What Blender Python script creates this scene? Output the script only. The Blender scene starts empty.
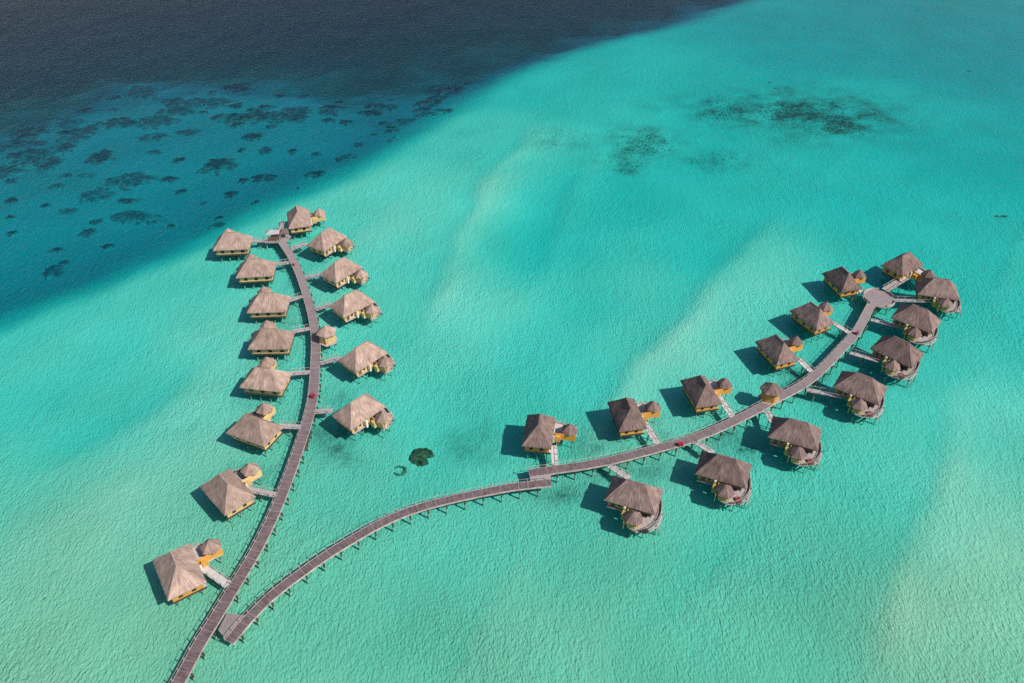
import bpy, math, random
import numpy as np
from mathutils import Vector, Matrix, noise as mnoise

random.seed(7)
scene = bpy.context.scene
COL = scene.collection
R = math.radians

# ------------------------------------------------------------------ camera
CAM_H, DEP, FPX, CX, CY = 145.0, R(38.5), 800.0, 512.0, 341.5
cam_d = bpy.data.cameras.new('camera')
cam = bpy.data.objects.new('camera', cam_d)
COL.objects.link(cam)
cam.location = (0, 0, CAM_H)
cam.rotation_euler = (math.pi / 2 - DEP, 0, 0)
cam_d.sensor_width = 36.0
cam_d.lens = FPX / 1024.0 * 36.0
cam_d.clip_start = 1.0
cam_d.clip_end = 30000.0
scene.camera = cam


def at(px, py, z=0.0):
    """world point at height z seen at a photo pixel (used once, to survey the plan)"""
    u, v = (px - CX) / FPX, (py - CY) / FPX
    dx = u
    dy = math.cos(DEP) - v * math.sin(DEP)
    dz = -math.sin(DEP) - v * math.cos(DEP)
    t = (z - CAM_H) / dz
    return Vector((dx * t, dy * t, z))


# ------------------------------------------------------------------ light
SUN_AZ, SUN_EL = R(-30), R(46)          # direction towards the sun, measured from +X
sun_dir = Vector((math.cos(SUN_EL) * math.cos(SUN_AZ), math.cos(SUN_EL) * math.sin(SUN_AZ), math.sin(SUN_EL)))
sd = bpy.data.lights.new('sun', 'SUN')
sd.energy = 4.3
sd.angle = R(0.5)
sd.color = (1.0, 0.95, 0.88)
so = bpy.data.objects.new('sun', sd)
so.rotation_euler = sun_dir.to_track_quat('Z', 'Y').to_euler()
so.location = (100, -100, 200)
COL.objects.link(so)

world = bpy.data.worlds.new('World')
scene.world = world
world.use_nodes = True
wn = world.node_tree
wn.nodes.clear()
sky = wn.nodes.new('ShaderNodeTexSky')
sky.sky_type = 'NISHITA'
sky.sun_disc = False
sky.sun_elevation = SUN_EL
sky.sun_rotation = math.pi / 2 - SUN_AZ
sky.altitude = 100
bg = wn.nodes.new('ShaderNodeBackground')
bg.inputs['Strength'].default_value = 0.09
wo = wn.nodes.new('ShaderNodeOutputWorld')
wn.links.new(sky.outputs[0], bg.inputs[0])
wn.links.new(bg.outputs[0], wo.inputs[0])
vs = scene.view_settings
vs.view_transform = 'Standard'
vs.look = 'None'
vs.exposure = 0.0
vs.gamma = 1.0
vs.use_curve_mapping = False
scene.cycles.use_denoising = False
scene.cycles.max_bounces = 6
scene.cycles.transparent_max_bounces = 12
scene.cycles.volume_bounces = 0


# ------------------------------------------------------------------ materials
def nodes_of(name):
    m = bpy.data.materials.new(name)
    m.use_nodes = True
    nt = m.node_tree
    nt.nodes.clear()
    out = nt.nodes.new('ShaderNodeOutputMaterial')
    return m, nt, out


def N(nt, kind, **kw):
    n = nt.nodes.new(kind)
    for k, v in kw.items():
        if k.startswith('i_'):
            n.inputs[k[2:].replace('_', ' ')].default_value = v
        else:
            setattr(n, k, v)
    return n


def ramp(nt, fac, c0, c1, p0=0.3, p1=0.7):
    r = nt.nodes.new('ShaderNodeValToRGB')
    r.color_ramp.elements[0].position = p0
    r.color_ramp.elements[1].position = p1
    r.color_ramp.elements[0].color = (*c0, 1)
    r.color_ramp.elements[1].color = (*c1, 1)
    nt.links.new(fac, r.inputs[0])
    return r.outputs[0]


def math_n(nt, op, a, b=None, c=None):
    n = nt.nodes.new('ShaderNodeMath')
    n.operation = op
    for i, x in enumerate((a, b, c)):
        if x is None:
            continue
        if isinstance(x, (int, float)):
            n.inputs[i].default_value = x
        else:
            nt.links.new(x, n.inputs[i])
    return n.outputs[0]


def mixc(nt, fac, a, b, blend='MIX'):
    n = nt.nodes.new('ShaderNodeMix')
    n.data_type = 'RGBA'
    n.blend_type = blend
    for sock, x in ((n.inputs[0], fac), (n.inputs[6], a), (n.inputs[7], b)):
        if isinstance(x, (int, float)):
            sock.default_value = x
        elif isinstance(x, tuple):
            sock.default_value = (*x, 1)
        else:
            nt.links.new(x, sock)
    return n.outputs[2]


def simple(name, c0, c1, scale=1.5, rough=0.85, stretch=(1, 1, 1), bump=0.0, detail=4):
    m, nt, out = nodes_of(name)
    tc = N(nt, 'ShaderNodeTexCoord')
    mp = N(nt, 'ShaderNodeMapping')
    mp.inputs['Scale'].default_value = stretch
    nt.links.new(tc.outputs['Object'], mp.inputs[0])
    no = N(nt, 'ShaderNodeTexNoise', i_Scale=scale, i_Detail=detail)
    nt.links.new(mp.outputs[0], no.inputs['Vector'])
    b = N(nt, 'ShaderNodeBsdfPrincipled', i_Roughness=rough)
    oi = N(nt, 'ShaderNodeObjectInfo')
    c = ramp(nt, no.outputs[0], c0, c1)
    var = math_n(nt, 'MULTIPLY_ADD', oi.outputs['Random'], 0.24, 0.88)
    c = mixc(nt, 1.0, c, N2rgb(nt, var), 'MULTIPLY')
    nt.links.new(c, b.inputs['Base Color'])
    if bump:
        bp = N(nt, 'ShaderNodeBump', i_Strength=bump, i_Distance=0.1)
        nt.links.new(no.outputs[0], bp.inputs['Height'])
        nt.links.new(bp.outputs[0], b.inputs['Normal'])
    nt.links.new(b.outputs[0], out.inputs[0])
    return m


def N2rgb(nt, v):
    n = nt.nodes.new('ShaderNodeCombineColor')
    for i in range(3):
        nt.links.new(v, n.inputs[i])
    return n.outputs[0]


def thatch(name, c0, c1):
    """palm thatch: strands run down the slope (UV v), bundles vary along the eave (UV u)"""
    m, nt, out = nodes_of(name)
    uv = N(nt, 'ShaderNodeUVMap')
    mp = N(nt, 'ShaderNodeMapping')
    mp.inputs['Scale'].default_value = (3.6, 0.42, 1)
    nt.links.new(uv.outputs[0], mp.inputs[0])
    oi = N(nt, 'ShaderNodeObjectInfo')
    off = N(nt, 'ShaderNodeVectorMath', operation='ADD')
    sc = math_n(nt, 'MULTIPLY', oi.outputs['Random'], 90.0)
    cb = N(nt, 'ShaderNodeCombineXYZ')
    nt.links.new(sc, cb.inputs[0]); nt.links.new(sc, cb.inputs[2])
    nt.links.new(mp.outputs[0], off.inputs[0]); nt.links.new(cb.outputs[0], off.inputs[1])
    strand = N(nt, 'ShaderNodeTexNoise', i_Scale=1.0, i_Detail=5.0, i_Roughness=0.65)
    nt.links.new(off.outputs[0], strand.inputs['Vector'])
    tc = N(nt, 'ShaderNodeTexCoord')
    off2 = N(nt, 'ShaderNodeVectorMath', operation='ADD')
    nt.links.new(tc.outputs['Object'], off2.inputs[0]); nt.links.new(cb.outputs[0], off2.inputs[1])
    patch = N(nt, 'ShaderNodeTexNoise', i_Scale=0.55, i_Detail=4.0)
    nt.links.new(off2.outputs[0], patch.inputs['Vector'])
    c = ramp(nt, strand.outputs[0], c0, c1, 0.28, 0.72)
    tint = ramp(nt, patch.outputs[0], (0.74, 0.71, 0.70), (1.16, 1.14, 1.10), 0.3, 0.7)
    c = mixc(nt, 1.0, c, tint, 'MULTIPLY')
    var = math_n(nt, 'MULTIPLY_ADD', oi.outputs['Random'], 0.34, 0.83)
    c = mixc(nt, 1.0, c, N2rgb(nt, var), 'MULTIPLY')
    b = N(nt, 'ShaderNodeBsdfPrincipled', i_Roughness=0.95)
    b.inputs['Specular IOR Level'].default_value = 0.15
    nt.links.new(c, b.inputs['Base Color'])
    bp = N(nt, 'ShaderNodeBump', i_Strength=0.9, i_Distance=0.12)
    nt.links.new(strand.outputs[0], bp.inputs['Height'])
    nt.links.new(bp.outputs[0], b.inputs['Normal'])
    nt.links.new(b.outputs[0], out.inputs[0])
    return m


def deck_mat(name, c0, c1, c2, pitch=2.2):
    """cross boards along a walkway; UV u runs along it in metres; the attribute wear pales the boards"""
    m, nt, out = nodes_of(name)
    uv = N(nt, 'ShaderNodeUVMap')
    sx = N(nt, 'ShaderNodeSeparateXYZ')
    nt.links.new(uv.outputs[0], sx.inputs[0])
    mp = N(nt, 'ShaderNodeMapping')
    mp.inputs['Scale'].default_value = (1.9, 0.45, 1)
    nt.links.new(uv.outputs[0], mp.inputs[0])
    no = N(nt, 'ShaderNodeTexNoise', i_Scale=1.0, i_Detail=5.0, i_Roughness=0.7)
    nt.links.new(mp.outputs[0], no.inputs['Vector'])
    at_ = N(nt, 'ShaderNodeAttribute', attribute_name='wear')
    c = ramp(nt, no.outputs[0], c0, c1, 0.3, 0.7)
    no2 = N(nt, 'ShaderNodeTexNoise', i_Scale=0.22, i_Detail=3.0)
    nt.links.new(uv.outputs[0], no2.inputs['Vector'])
    w = math_n(nt, 'MULTIPLY_ADD', no2.outputs[0], 0.5, -0.22)
    w = math_n(nt, 'ADD', w, at_.outputs['Fac'])
    w = math_n(nt, 'MAXIMUM', math_n(nt, 'MINIMUM', w, 1.0), 0.0)
    c = mixc(nt, w, c, c2)
    fr = math_n(nt, 'FRACT', math_n(nt, 'DIVIDE', sx.outputs[0], pitch))
    ln = math_n(nt, 'LESS_THAN', fr, 0.07)
    c = mixc(nt, math_n(nt, 'MULTIPLY', ln, math_n(nt, 'MULTIPLY', no2.outputs[0], 0.62)), c, (0.50, 0.40, 0.40))
    b = N(nt, 'ShaderNodeBsdfPrincipled', i_Roughness=0.8)
    b.inputs['Specular IOR Level'].default_value = 0.25
    nt.links.new(c, b.inputs['Base Color'])
    bp = N(nt, 'ShaderNodeBump', i_Strength=0.5, i_Distance=0.05)
    nt.links.new(no.outputs[0], bp.inputs['Height'])
    nt.links.new(bp.outputs[0], b.inputs['Normal'])
    nt.links.new(b.outputs[0], out.inputs[0])
    return m


def reef_mat(name, c0, c1, sand, p0=0.50, p1=0.74):
    m, nt, out = nodes_of(name)
    tc = N(nt, 'ShaderNodeTexCoord')
    oi = N(nt, 'ShaderNodeObjectInfo')
    off = N(nt, 'ShaderNodeVectorMath', operation='ADD')
    cb = N(nt, 'ShaderNodeCombineXYZ')
    nt.links.new(math_n(nt, 'MULTIPLY', oi.outputs['Random'], 70.0), cb.inputs[0])
    nt.links.new(tc.outputs['Object'], off.inputs[0]); nt.links.new(cb.outputs[0], off.inputs[1])
    a_ = N(nt, 'ShaderNodeTexNoise', i_Scale=1.1, i_Detail=6.0, i_Roughness=0.7)
    b_ = N(nt, 'ShaderNodeTexNoise', i_Scale=0.28, i_Detail=5.0, i_Roughness=0.65)
    nt.links.new(off.outputs[0], a_.inputs['Vector']); nt.links.new(off.outputs[0], b_.inputs['Vector'])
    c = ramp(nt, a_.outputs[0], c0, c1, 0.35, 0.7)
    c = mixc(nt, 1.0, c, N2rgb(nt, math_n(nt, 'MULTIPLY_ADD', oi.outputs['Random'], 0.9, 0.6)), 'MULTIPLY')
    rim = N(nt, 'ShaderNodeAttribute', attribute_name='wear')      # growth thins out towards the rim
    f_ = math_n(nt, 'ADD', b_.outputs[0], math_n(nt, 'MULTIPLY', math_n(nt, 'POWER', rim.outputs['Fac'], 2.0), 0.30))
    c = mixc(nt, ramp(nt, f_, (0, 0, 0), (0.92, 0.92, 0.92), p0, p1), c, sand)
    b = N(nt, 'ShaderNodeBsdfDiffuse')
    nt.links.new(c, b.inputs[0])
    bp = N(nt, 'ShaderNodeBump', i_Strength=0.8, i_Distance=0.3)
    nt.links.new(a_.outputs[0], bp.inputs['Height'])
    nt.links.new(bp.outputs[0], b.inputs['Normal'])
    nt.links.new(b.outputs[0], out.inputs[0])
    return m


def pile_mat(name):
    m, nt, out = nodes_of(name)
    g = N(nt, 'ShaderNodeNewGeometry')
    sp = N(nt, 'ShaderNodeSeparateXYZ')
    nt.links.new(g.outputs['Position'], sp.inputs[0])
    no = N(nt, 'ShaderNodeTexNoise', i_Scale=1.5, i_Detail=3.0)
    nt.links.new(g.outputs['Position'], no.inputs['Vector'])
    dry = ramp(nt, no.outputs[0], (0.05, 0.04, 0.035), (0.13, 0.10, 0.085))
    veiled = ramp(nt, no.outputs[0], (0.36, 0.37, 0.24), (0.60, 0.58, 0.40))  # paler under water, imitating how refraction and water blur hide the piles
    f = math_n(nt, 'MULTIPLY_ADD', no.outputs[0], 0.5, -0.25)
    f = math_n(nt, 'SUBTRACT', f, sp.outputs[2])
    f = math_n(nt, 'MULTIPLY', f, 4.0)
    f = math_n(nt, 'MAXIMUM', math_n(nt, 'MINIMUM', f, 1.0), 0.0)
    b = N(nt, 'ShaderNodeBsdfDiffuse')
    nt.links.new(mixc(nt, f, dry, veiled), b.inputs[0])
    nt.links.new(b.outputs[0], out.inputs[0])
    return m


M = {}
M['thatch_pale'] = thatch('thatch_pale', (0.20, 0.135, 0.115), (0.60, 0.44, 0.365))
M['thatch_grey'] = thatch('thatch_grey', (0.075, 0.048, 0.045), (0.40, 0.285, 0.257))
M['deck'] = deck_mat('walkway_boards', (0.052, 0.034, 0.038), (0.235, 0.162, 0.170), (0.37, 0.315, 0.315))
M['beam'] = simple('pale_beam', (0.32, 0.265, 0.235), (0.60, 0.52, 0.46), 0.8)
M['rail'] = simple('weathered_rail', (0.36, 0.30, 0.28), (0.58, 0.50, 0.47), 1.2)
M['pile'] = pile_mat('wet_pile')
M['floor'] = simple('grey_deck', (0.28, 0.23, 0.23), (0.56, 0.49, 0.48), 1.2, stretch=(6, 0.6, 1))
M['mauve_floor'] = simple('mauve_deck', (0.22, 0.165, 0.165), (0.46, 0.37, 0.365), 1.4, stretch=(6, 0.6, 1))
M['white_floor'] = simple('bleached_deck', (0.44, 0.40, 0.38), (0.74, 0.69, 0.655), 1.0, stretch=(6, 0.6, 1))
M['pale_roof'] = simple('pale_roof', (0.34, 0.30, 0.31), (0.52, 0.47, 0.47), 1.0)
M['joist'] = simple('dark_joist', (0.05, 0.038, 0.032), (0.10, 0.075, 0.06), 1.5)
M['orange'] = simple('orange_bamboo', (0.52, 0.24, 0.040), (0.80, 0.42, 0.085), 2.0, stretch=(1, 1, 5))
M['yellow'] = simple('yellow_bamboo', (0.55, 0.36, 0.14), (0.82, 0.59, 0.27), 2.0, stretch=(1, 1, 5))
M['shaded_yellow'] = simple('shaded_bamboo', (0.34, 0.26, 0.06), (0.56, 0.43, 0.11), 2.0, stretch=(1, 1, 5))  # yellow bamboo darkened to olive, its shade is put into the colour
M['cream'] = simple('pale_cream', (0.74, 0.68, 0.56), (0.86, 0.80, 0.68), 2.0)
M['glass'] = simple('dark_window', (0.012, 0.012, 0.014), (0.035, 0.03, 0.028), 1.0, rough=0.25)
M['brown'] = simple('brown_wood', (0.10, 0.05, 0.035), (0.22, 0.12, 0.085), 1.5)
M['white_cloth'] = simple('white_cushion', (0.70, 0.68, 0.65), (0.82, 0.80, 0.77), 2.0)
M['maroon'] = simple('maroon_cloth', (0.16, 0.03, 0.03), (0.26, 0.06, 0.055), 2.0)
M['red'] = simple('red_paint', (0.36, 0.015, 0.035), (0.48, 0.03, 0.06), 1.0, rough=0.45)
M['dull_red'] = simple('faded_red_paint', (0.30, 0.07, 0.09), (0.40, 0.11, 0.13), 1.0, rough=0.6)
M['pink'] = simple('pinkish_paint', (0.46, 0.17, 0.20), (0.58, 0.25, 0.28), 1.0, rough=0.6)
M['black'] = simple('black_rubber', (0.012, 0.012, 0.013), (0.03, 0.03, 0.03), 2.0)
M['coral'] = reef_mat('coral_rock', (0.022, 0.020, 0.012), (0.24, 0.145, 0.075), (0.50, 0.44, 0.28), 0.80, 1.1)
M['reef'] = reef_mat('reef_rock', (0.085, 0.10, 0.095), (0.22, 0.23, 0.20), (0.72, 0.66, 0.46), 0.53, 0.86)
M['weed'] = simple('seagrass_leaf', (0.10, 0.11, 0.07), (0.24, 0.24, 0.14), 0.5)


# ------------------------------------------------------------------ mesh builder
class MB:
    def __init__(self):
        self.v, self.f, self.uv, self.mi, self.att = [], [], [], [], []

    def add(self, verts, faces, uvs=None, att=None, mi=0):
        b = len(self.v)
        self.v += [tuple(p) for p in verts]
        self.att += list(att) if att else [0.0] * len(verts)
        for i, f in enumerate(faces):
            self.f.append(tuple(b + k for k in f))
            self.uv.append([tuple(uvs[k]) for k in f] if uvs else [(verts[k][0], verts[k][1]) for k in f])
            self.mi.append(mi)

    def box(self, x0, x1, y0, y1, z0, z1):
        v = [(x0, y0, z0), (x1, y0, z0), (x1, y1, z0), (x0, y1, z0), (x0, y0, z1), (x1, y0, z1), (x1, y1, z1), (x0, y1, z1)]
        self.add(v, [(0, 3, 2, 1), (4, 5, 6, 7), (0, 1, 5, 4), (1, 2, 6, 5), (2, 3, 7, 6), (3, 0, 4, 7)])

    def bar(self, a, b, w, h, up=Vector((0, 0, 1))):
        a, b = Vector(a), Vector(b)
        d = (b - a).normalized()
        s = d.cross(up)
        s = s.normalized() if s.length > 1e-4 else Vector((1, 0, 0))
        t = s.cross(d).normalized()
        v = []
        for p in (a, b):
            for i, j in ((-1, -1), (1, -1), (1, 1), (-1, 1)):
                v.append(p + s * (w / 2 * i) + t * (h / 2 * j))
        self.add(v, [(0, 1, 2, 3), (7, 6, 5, 4), (0, 4, 5, 1), (1, 5, 6, 2), (2, 6, 7, 3), (3, 7, 4, 0)])

    def prism(self, poly, z0, z1):
        n = len(poly)
        v = [(x, y, z0) for x, y in poly] + [(x, y, z1) for x, y in poly]
        self.add(v, [tuple(range(n - 1, -1, -1)), tuple(range(n, 2 * n))] +
                 [(i, (i + 1) % n, n + (i + 1) % n, n + i) for i in range(n)])

    def cyl(self, x, y, z0, z1, r0, r1=None, n=8):
        r1 = r0 if r1 is None else r1
        v = [(x + r0 * math.cos(2 * math.pi * k / n), y + r0 * math.sin(2 * math.pi * k / n), z0) for k in range(n)]
        v += [(x + r1 * math.cos(2 * math.pi * k / n), y + r1 * math.sin(2 * math.pi * k / n), z1) for k in range(n)]
        self.add(v, [tuple(range(n - 1, -1, -1)), tuple(range(n, 2 * n))] +
                 [(i, (i + 1) % n, n + (i + 1) % n, n + i) for i in range(n)])

    def mesh(self, name, mats, smooth=False):
        me = bpy.data.meshes.new(name)
        me.from_pydata(self.v, [], self.f)
        ul = me.uv_layers.new(name='UVMap')
        flat = [c for f in self.uv for p in f for c in p]
        ul.data.foreach_set('uv', flat)
        if any(self.att):
            a = me.attributes.new('wear', 'FLOAT', 'POINT')
            a.data.foreach_set('value', self.att)
        for mm in (mats if isinstance(mats, (list, tuple)) else [mats]):
            me.materials.append(mm)
        me.polygons.foreach_set('material_index', self.mi)
        if smooth:
            me.polygons.foreach_set('use_smooth', [True] * len(self.f))
        me.update()
        return me

    def build(self, name, mat, parent=None, smooth=False):
        o = bpy.data.objects.new(name, self.mesh(name, mat, smooth))
        COL.objects.link(o)
        if parent:
            o.parent = parent
        return o


def thing(name, label, cat, loc=(0, 0, 0), rz=0.0, group=None):
    o = bpy.data.objects.new(name, None)
    COL.objects.link(o)
    o.location = loc
    o.rotation_euler = (0, 0, rz)
    o.empty_display_size = 0.5
    return tag(o, label, cat, group)


def tag(o, label, cat, group=None):
    o['label'] = label
    o['category'] = cat
    if group:
        o['group'] = group
    return o


def kids(o):
    return [c for c in ALLKIDS.get(o.name, [])]


ALLKIDS = {}


def reg(root):
    """remember the tree below a prototype so copies are quick"""
    tab = {}
    for o in COL.objects:
        if o.parent:
            tab.setdefault(o.parent.name, []).append(o)
    return tab


def dup(root, tab, loc, rz, label):
    r = root.copy()
    COL.objects.link(r)
    r.location = loc
    r.rotation_euler = (0, 0, rz)
    r['label'] = label
    for ch in tab.get(root.name, []):
        c = ch.copy()
        COL.objects.link(c)
        c.parent = r
        for g in tab.get(ch.name, []):
            d = g.copy()
            COL.objects.link(d)
            d.parent = c
    return r


def inst(name, me, parent, loc=(0, 0, 0), rz=0.0):
    o = bpy.data.objects.new(name, me)
    COL.objects.link(o)
    o.parent = parent
    o.location = loc
    o.rotation_euler = (0, 0, rz)
    return o


# ------------------------------------------------------------------ seabed
def P2(lst):
    return np.array([[at(x, y).x, at(x, y).y] for x, y in lst])


EDGE1 = P2([(-500, 470), (-150, 362), (0, 314), (60, 292), (110, 274), (160, 252), (215, 226), (260, 205), (310, 184), (360, 160), (400, 138),
            (440, 113), (480, 88), (515, 66), (560, 48), (610, 34), (665, 21), (732, 0), (800, -22), (950, -60)])
EDGE2 = P2([(-500, 240), (-100, 168), (0, 132), (40, 108), (80, 96), (130, 80), (190, 76), (250, 74), (320, 84), (370, 88), (420, 84), (455, 74),
            (490, 60), (525, 49), (570, 36), (620, 22), (670, 11), (735, -8), (800, -32), (950, -70)])
LAG = [(20, 400, 2.6), (60, 352, 2.2), (70, 425, 3.1), (130, 395, 2.8), (200, 330, 2.0), (20, 480, 1.75), (20, 550, 1.6), (100, 620, 1.55), (250, 672, 1.5), (200, 450, 1.8),
       (130, 480, 1.7), (330, 480, 2.2), (450, 420, 2.8), (430, 300, 1.95), (450, 200, 1.8), (520, 130, 2.1), (400, 230, 1.7), (500, 300, 2.2), (350, 250, 2.0), (560, 250, 3.6), (579, 300, 3.4),
       (625, 190, 3.2), (620, 330, 2.2), (526, 395, 3.1), (540, 350, 3.2), (470, 340, 2.3), (700, 250, 3.0), (660, 280, 2.2), (730, 310, 2.5), (850, 200, 3.3), (980, 150, 4.1),
       (950, 60, 4.9), (800, 40, 4.4), (650, 70, 2.9), (560, 90, 2.5), (690, 330, 2.1), (770, 280, 2.3), (1000, 300, 3.4), (960, 350, 2.8), (1000, 420, 2.3),
       (950, 480, 1.75), (1000, 560, 1.5), (900, 600, 1.7), (960, 660, 1.45), (830, 480, 2.5), (860, 430, 2.5), (760, 560, 2.6), (700, 620, 2.4), (600, 570, 2.35),
       (500, 620, 1.8), (420, 570, 1.85), (350, 620, 1.75), (650, 500, 2.2), (580, 420, 2.1), (520, 500, 2.2), (280, 600, 1.9), (780, 650, 2.3), (600, 660, 2.0),
       (300, 350, 2.0), (390, 340, 2.3), (870, 550, 2.2), (920, 420, 2.5), (1020, 60, 5.0), (1020, 640, 1.5), (760, 120, 3.0), (640, 150, 2.7), (870, 100, 3.3),
       (740, 180, 3.0), (900, 260, 3.0), (480, 560, 2.1), (0, 680, 1.45), (-300, 600, 1.6), (1300, 300, 3), (1300, 600, 1.6), (512, 1100, 1.7)]
LAGXY = P2([(a, b) for a, b, _ in LAG])
LAGD = np.array([c * (1.16 if (b_ < 270 and a_ > 540) else 1.0) for a_, b_, c in LAG])
BARS = [(P2([(-60, 530), (-20, 497), (60, 454), (130, 414), (210, 352), (260, 310)]), 0.6, 45.0),
        (P2([(545, 500), (585, 425), (640, 352), (690, 300), (740, 245), (800, 190)]), 1.05, 26.0),
        (P2([(850, 730), (885, 620), (915, 530), (935, 460), (955, 390), (985, 320)]), 0.6, 75.0),
        (P2([(400, 370), (430, 300), (458, 224), (495, 160), (540, 110)]), 0.75, 16.0),
        (P2([(505, 320), (540, 263), (566, 190), (600, 130)]), 0.75, 13.0),
        (P2([(600, 680), (690, 600), (760, 520), (800, 470)]), 0.45, 26.0)]
SHORE = (at(450, 108) - at(0, 314)).normalized()


def sdf(poly, X, Y):
    """signed distance to an open polyline, positive on its far (+Y) side"""
    best = np.full(X.shape, 1e9)
    sgn = np.ones(X.shape)
    for (x0, y0), (x1, y1) in zip(poly[:-1], poly[1:]):
        dx, dy = x1 - x0, y1 - y0
        L2 = dx * dx + dy * dy
        t = np.clip(((X - x0) * dx + (Y - y0) * dy) / L2, 0, 1)
        d = np.hypot(X - x0 - t * dx, Y - y0 - t * dy)
        s = np.sign(dx * (Y - y0) - dy * (X - x0))
        m = d < best - 1e-9
        best = np.where(m, d, best)
        sgn = np.where(m, s, sgn)
    return best * sgn


def sstep(a, b, x):
    t = np.clip((x - a) / (b - a), 0, 1)
    return t * t * (3 - 2 * t)


def fbm(X, Y, s, oct_=4, seed=0.0):
    f = mnoise.fractal
    return np.array([f((x * s + seed, y * s - seed, seed * 0.37), 0.8, 2.0, oct_) for x, y in zip(X.ravel(), Y.ravel())]).reshape(X.shape)


def seabed_depth(X, Y):
    shp = X.shape
    X, Y = X.ravel(), Y.ravel()
    d2 = (X[:, None] - LAGXY[None, :, 0]) ** 2 + (Y[:, None] - LAGXY[None, :, 1]) ** 2
    w = 1.0 / (d2 + 14.0 ** 2) ** 2
    lag = (w * LAGD).sum(1) / w.sum(1)
    u = X * SHORE.x + Y * SHORE.y
    v = -X * SHORE.y + Y * SHORE.x
    warp = fbm(X, Y, 0.012, 3, 5.1) * 14
    st = fbm(u * 0.22, v + warp, 0.045, 3, 2.7)
    st2 = fbm(u * 0.10, v + warp * 1.5, 0.016, 2, 9.3)
    lag = lag + 0.24 * st + 0.42 * st2 + 0.10 * fbm(X, Y, 0.06, 3, 1.3)
    for pl, amp, ln in BARS:
        s_ = -sdf(pl, X, Y) + 3.0 * fbm(X, Y, 0.03, 3, 6.6)
        e_ = np.minimum(np.hypot(X - pl[0][0], Y - pl[0][1]), np.hypot(X - pl[-1][0], Y - pl[-1][1]))
        tp = sstep(2, 45, e_)
        lag = lag - amp * sstep(-3, 5, s_) * np.exp(-np.maximum(s_, 0) / ln) * tp
        lag = lag + 0.5 * amp * (1 - sstep(-3, 3, s_)) * np.exp(-np.maximum(-s_, 0) / (1.1 * ln)) * tp
    lag = np.where(lag < 2.6, 0.81 * lag, 2.106 + 0.62 * (lag - 2.6))
    lag = np.maximum(lag, 0.75 + 0.1 * lag)
    s1 = sdf(EDGE1, X, Y) + 3.0 * fbm(X, Y, 0.03, 3, 3.3)
    s2 = sdf(EDGE2, X, Y) + 24.0 * fbm(X, Y, 0.028, 6, 7.7)
    ter = 7.0 + 0.6 * fbm(u * 0.4, v, 0.03, 3, 4.4) + 1.5 * (1 - sstep(10, 75, s1))
    t1 = sstep(-12, 26, s1)
    d = lag * (1 - t1) + ter * t1
    d = d + (5.6 + 0.02 * np.maximum(s2, 0).clip(0, 200)) * sstep(-28, 60, s2) * sstep(-8, 34, s1)
    return d.reshape(shp)


def axis_vals(a, b, step, far):
    core = list(np.arange(a, b + step, step))
    out, s, x = [], step, core[-1]
    while x < far:
        s *= 1.35
        x += s
        out.append(x)
    inn, s, x = [], step, core[0]
    while x > -far:
        s *= 1.35
        x -= s
        inn.append(x)
    return np.array(inn[::-1] + core + out)


xs = axis_vals(-400, 400, 2.6, 9000)
ys = axis_vals(50, 590, 2.6, 9000)
GX, GY = np.meshgrid(xs, ys)
GD = seabed_depth(GX, GY)
WEED = [(330, 425, 45, 22, 0.55), (345, 445, 40, 18, 0.4), (345, 392, 40, 16, 0.3), (800, 365, 40, 30, 0.5), (700, 430, 60, 18, 0.6), (590, 440, 50, 16, 0.5),
        (470, 440, 30, 24, 0.45), (640, 470, 60, 16, 0.5), (880, 370, 40, 20, 0.4), (740, 445, 30, 12, 0.5), (560, 490, 30, 10, 0.5), (808, 106, 92, 24, 0.8), (838, 121, 42, 11, 1.0), (735, 104, 70, 15, 0.6), (645, 137, 46, 20, 0.5), (622, 158, 34, 14, 0.5), (565, 136, 34, 12, 0.35), (720, 155, 60, 14, 0.25),
        (250, 470, 40, 14, 0.3), (280, 330, 25, 60, 0.35), (830, 330, 40, 20, 0.45)]
wa = np.zeros(GX.shape)
for px, py, rx, ry, a in WEED:
    c = at(px, py)
    e = at(px + rx, py)
    g = at(px, py - ry)
    q = ((GX - c.x) / (e.x - c.x)) ** 2 + ((GY - c.y) / (g.y - c.y)) ** 2
    wa = np.maximum(wa, a * np.exp(-q * 1.2))
m_ = wa > 0.03
nz = np.zeros(GX.shape)
nz[m_] = fbm(GX[m_], GY[m_], 0.12, 4, 8.8)
wa = np.clip(wa * (0.75 + 1.3 * nz), 0, 1)

sb, nt, out = nodes_of('seabed_sand')
tc = N(nt, 'ShaderNodeTexCoord')
n1 = N(nt, 'ShaderNodeTexNoise', i_Scale=0.035, i_Detail=5.0)
nt.links.new(tc.outputs['Object'], n1.inputs['Vector'])
c0 = ramp(nt, n1.outputs[0], (0.57, 0.53, 0.335), (0.69, 0.64, 0.41), 0.3, 0.7)
c1 = ramp(nt, n1.outputs[0], (0.76, 0.68, 0.475), (0.86, 0.77, 0.56), 0.3, 0.7)
pal = N(nt, 'ShaderNodeAttribute', attribute_name='pale')
c = mixc(nt, pal.outputs['Fac'], c0, c1)
wv = N(nt, 'ShaderNodeAttribute', attribute_name='weed')
wn_ = N(nt, 'ShaderNodeTexNoise', i_Scale=0.55, i_Detail=5.0, i_Roughness=0.7)
nt.links.new(tc.outputs['Object'], wn_.inputs['Vector'])
wf_ = math_n(nt, 'MULTIPLY', wv.outputs['Fac'], math_n(nt, 'MULTIPLY_ADD', wn_.outputs[0], 2.8, -0.5))
wf_ = math_n(nt, 'MAXIMUM', math_n(nt, 'MINIMUM', wf_, 1.0), 0.0)
c = mixc(nt, wf_, c, (0.09, 0.10, 0.065))
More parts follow.
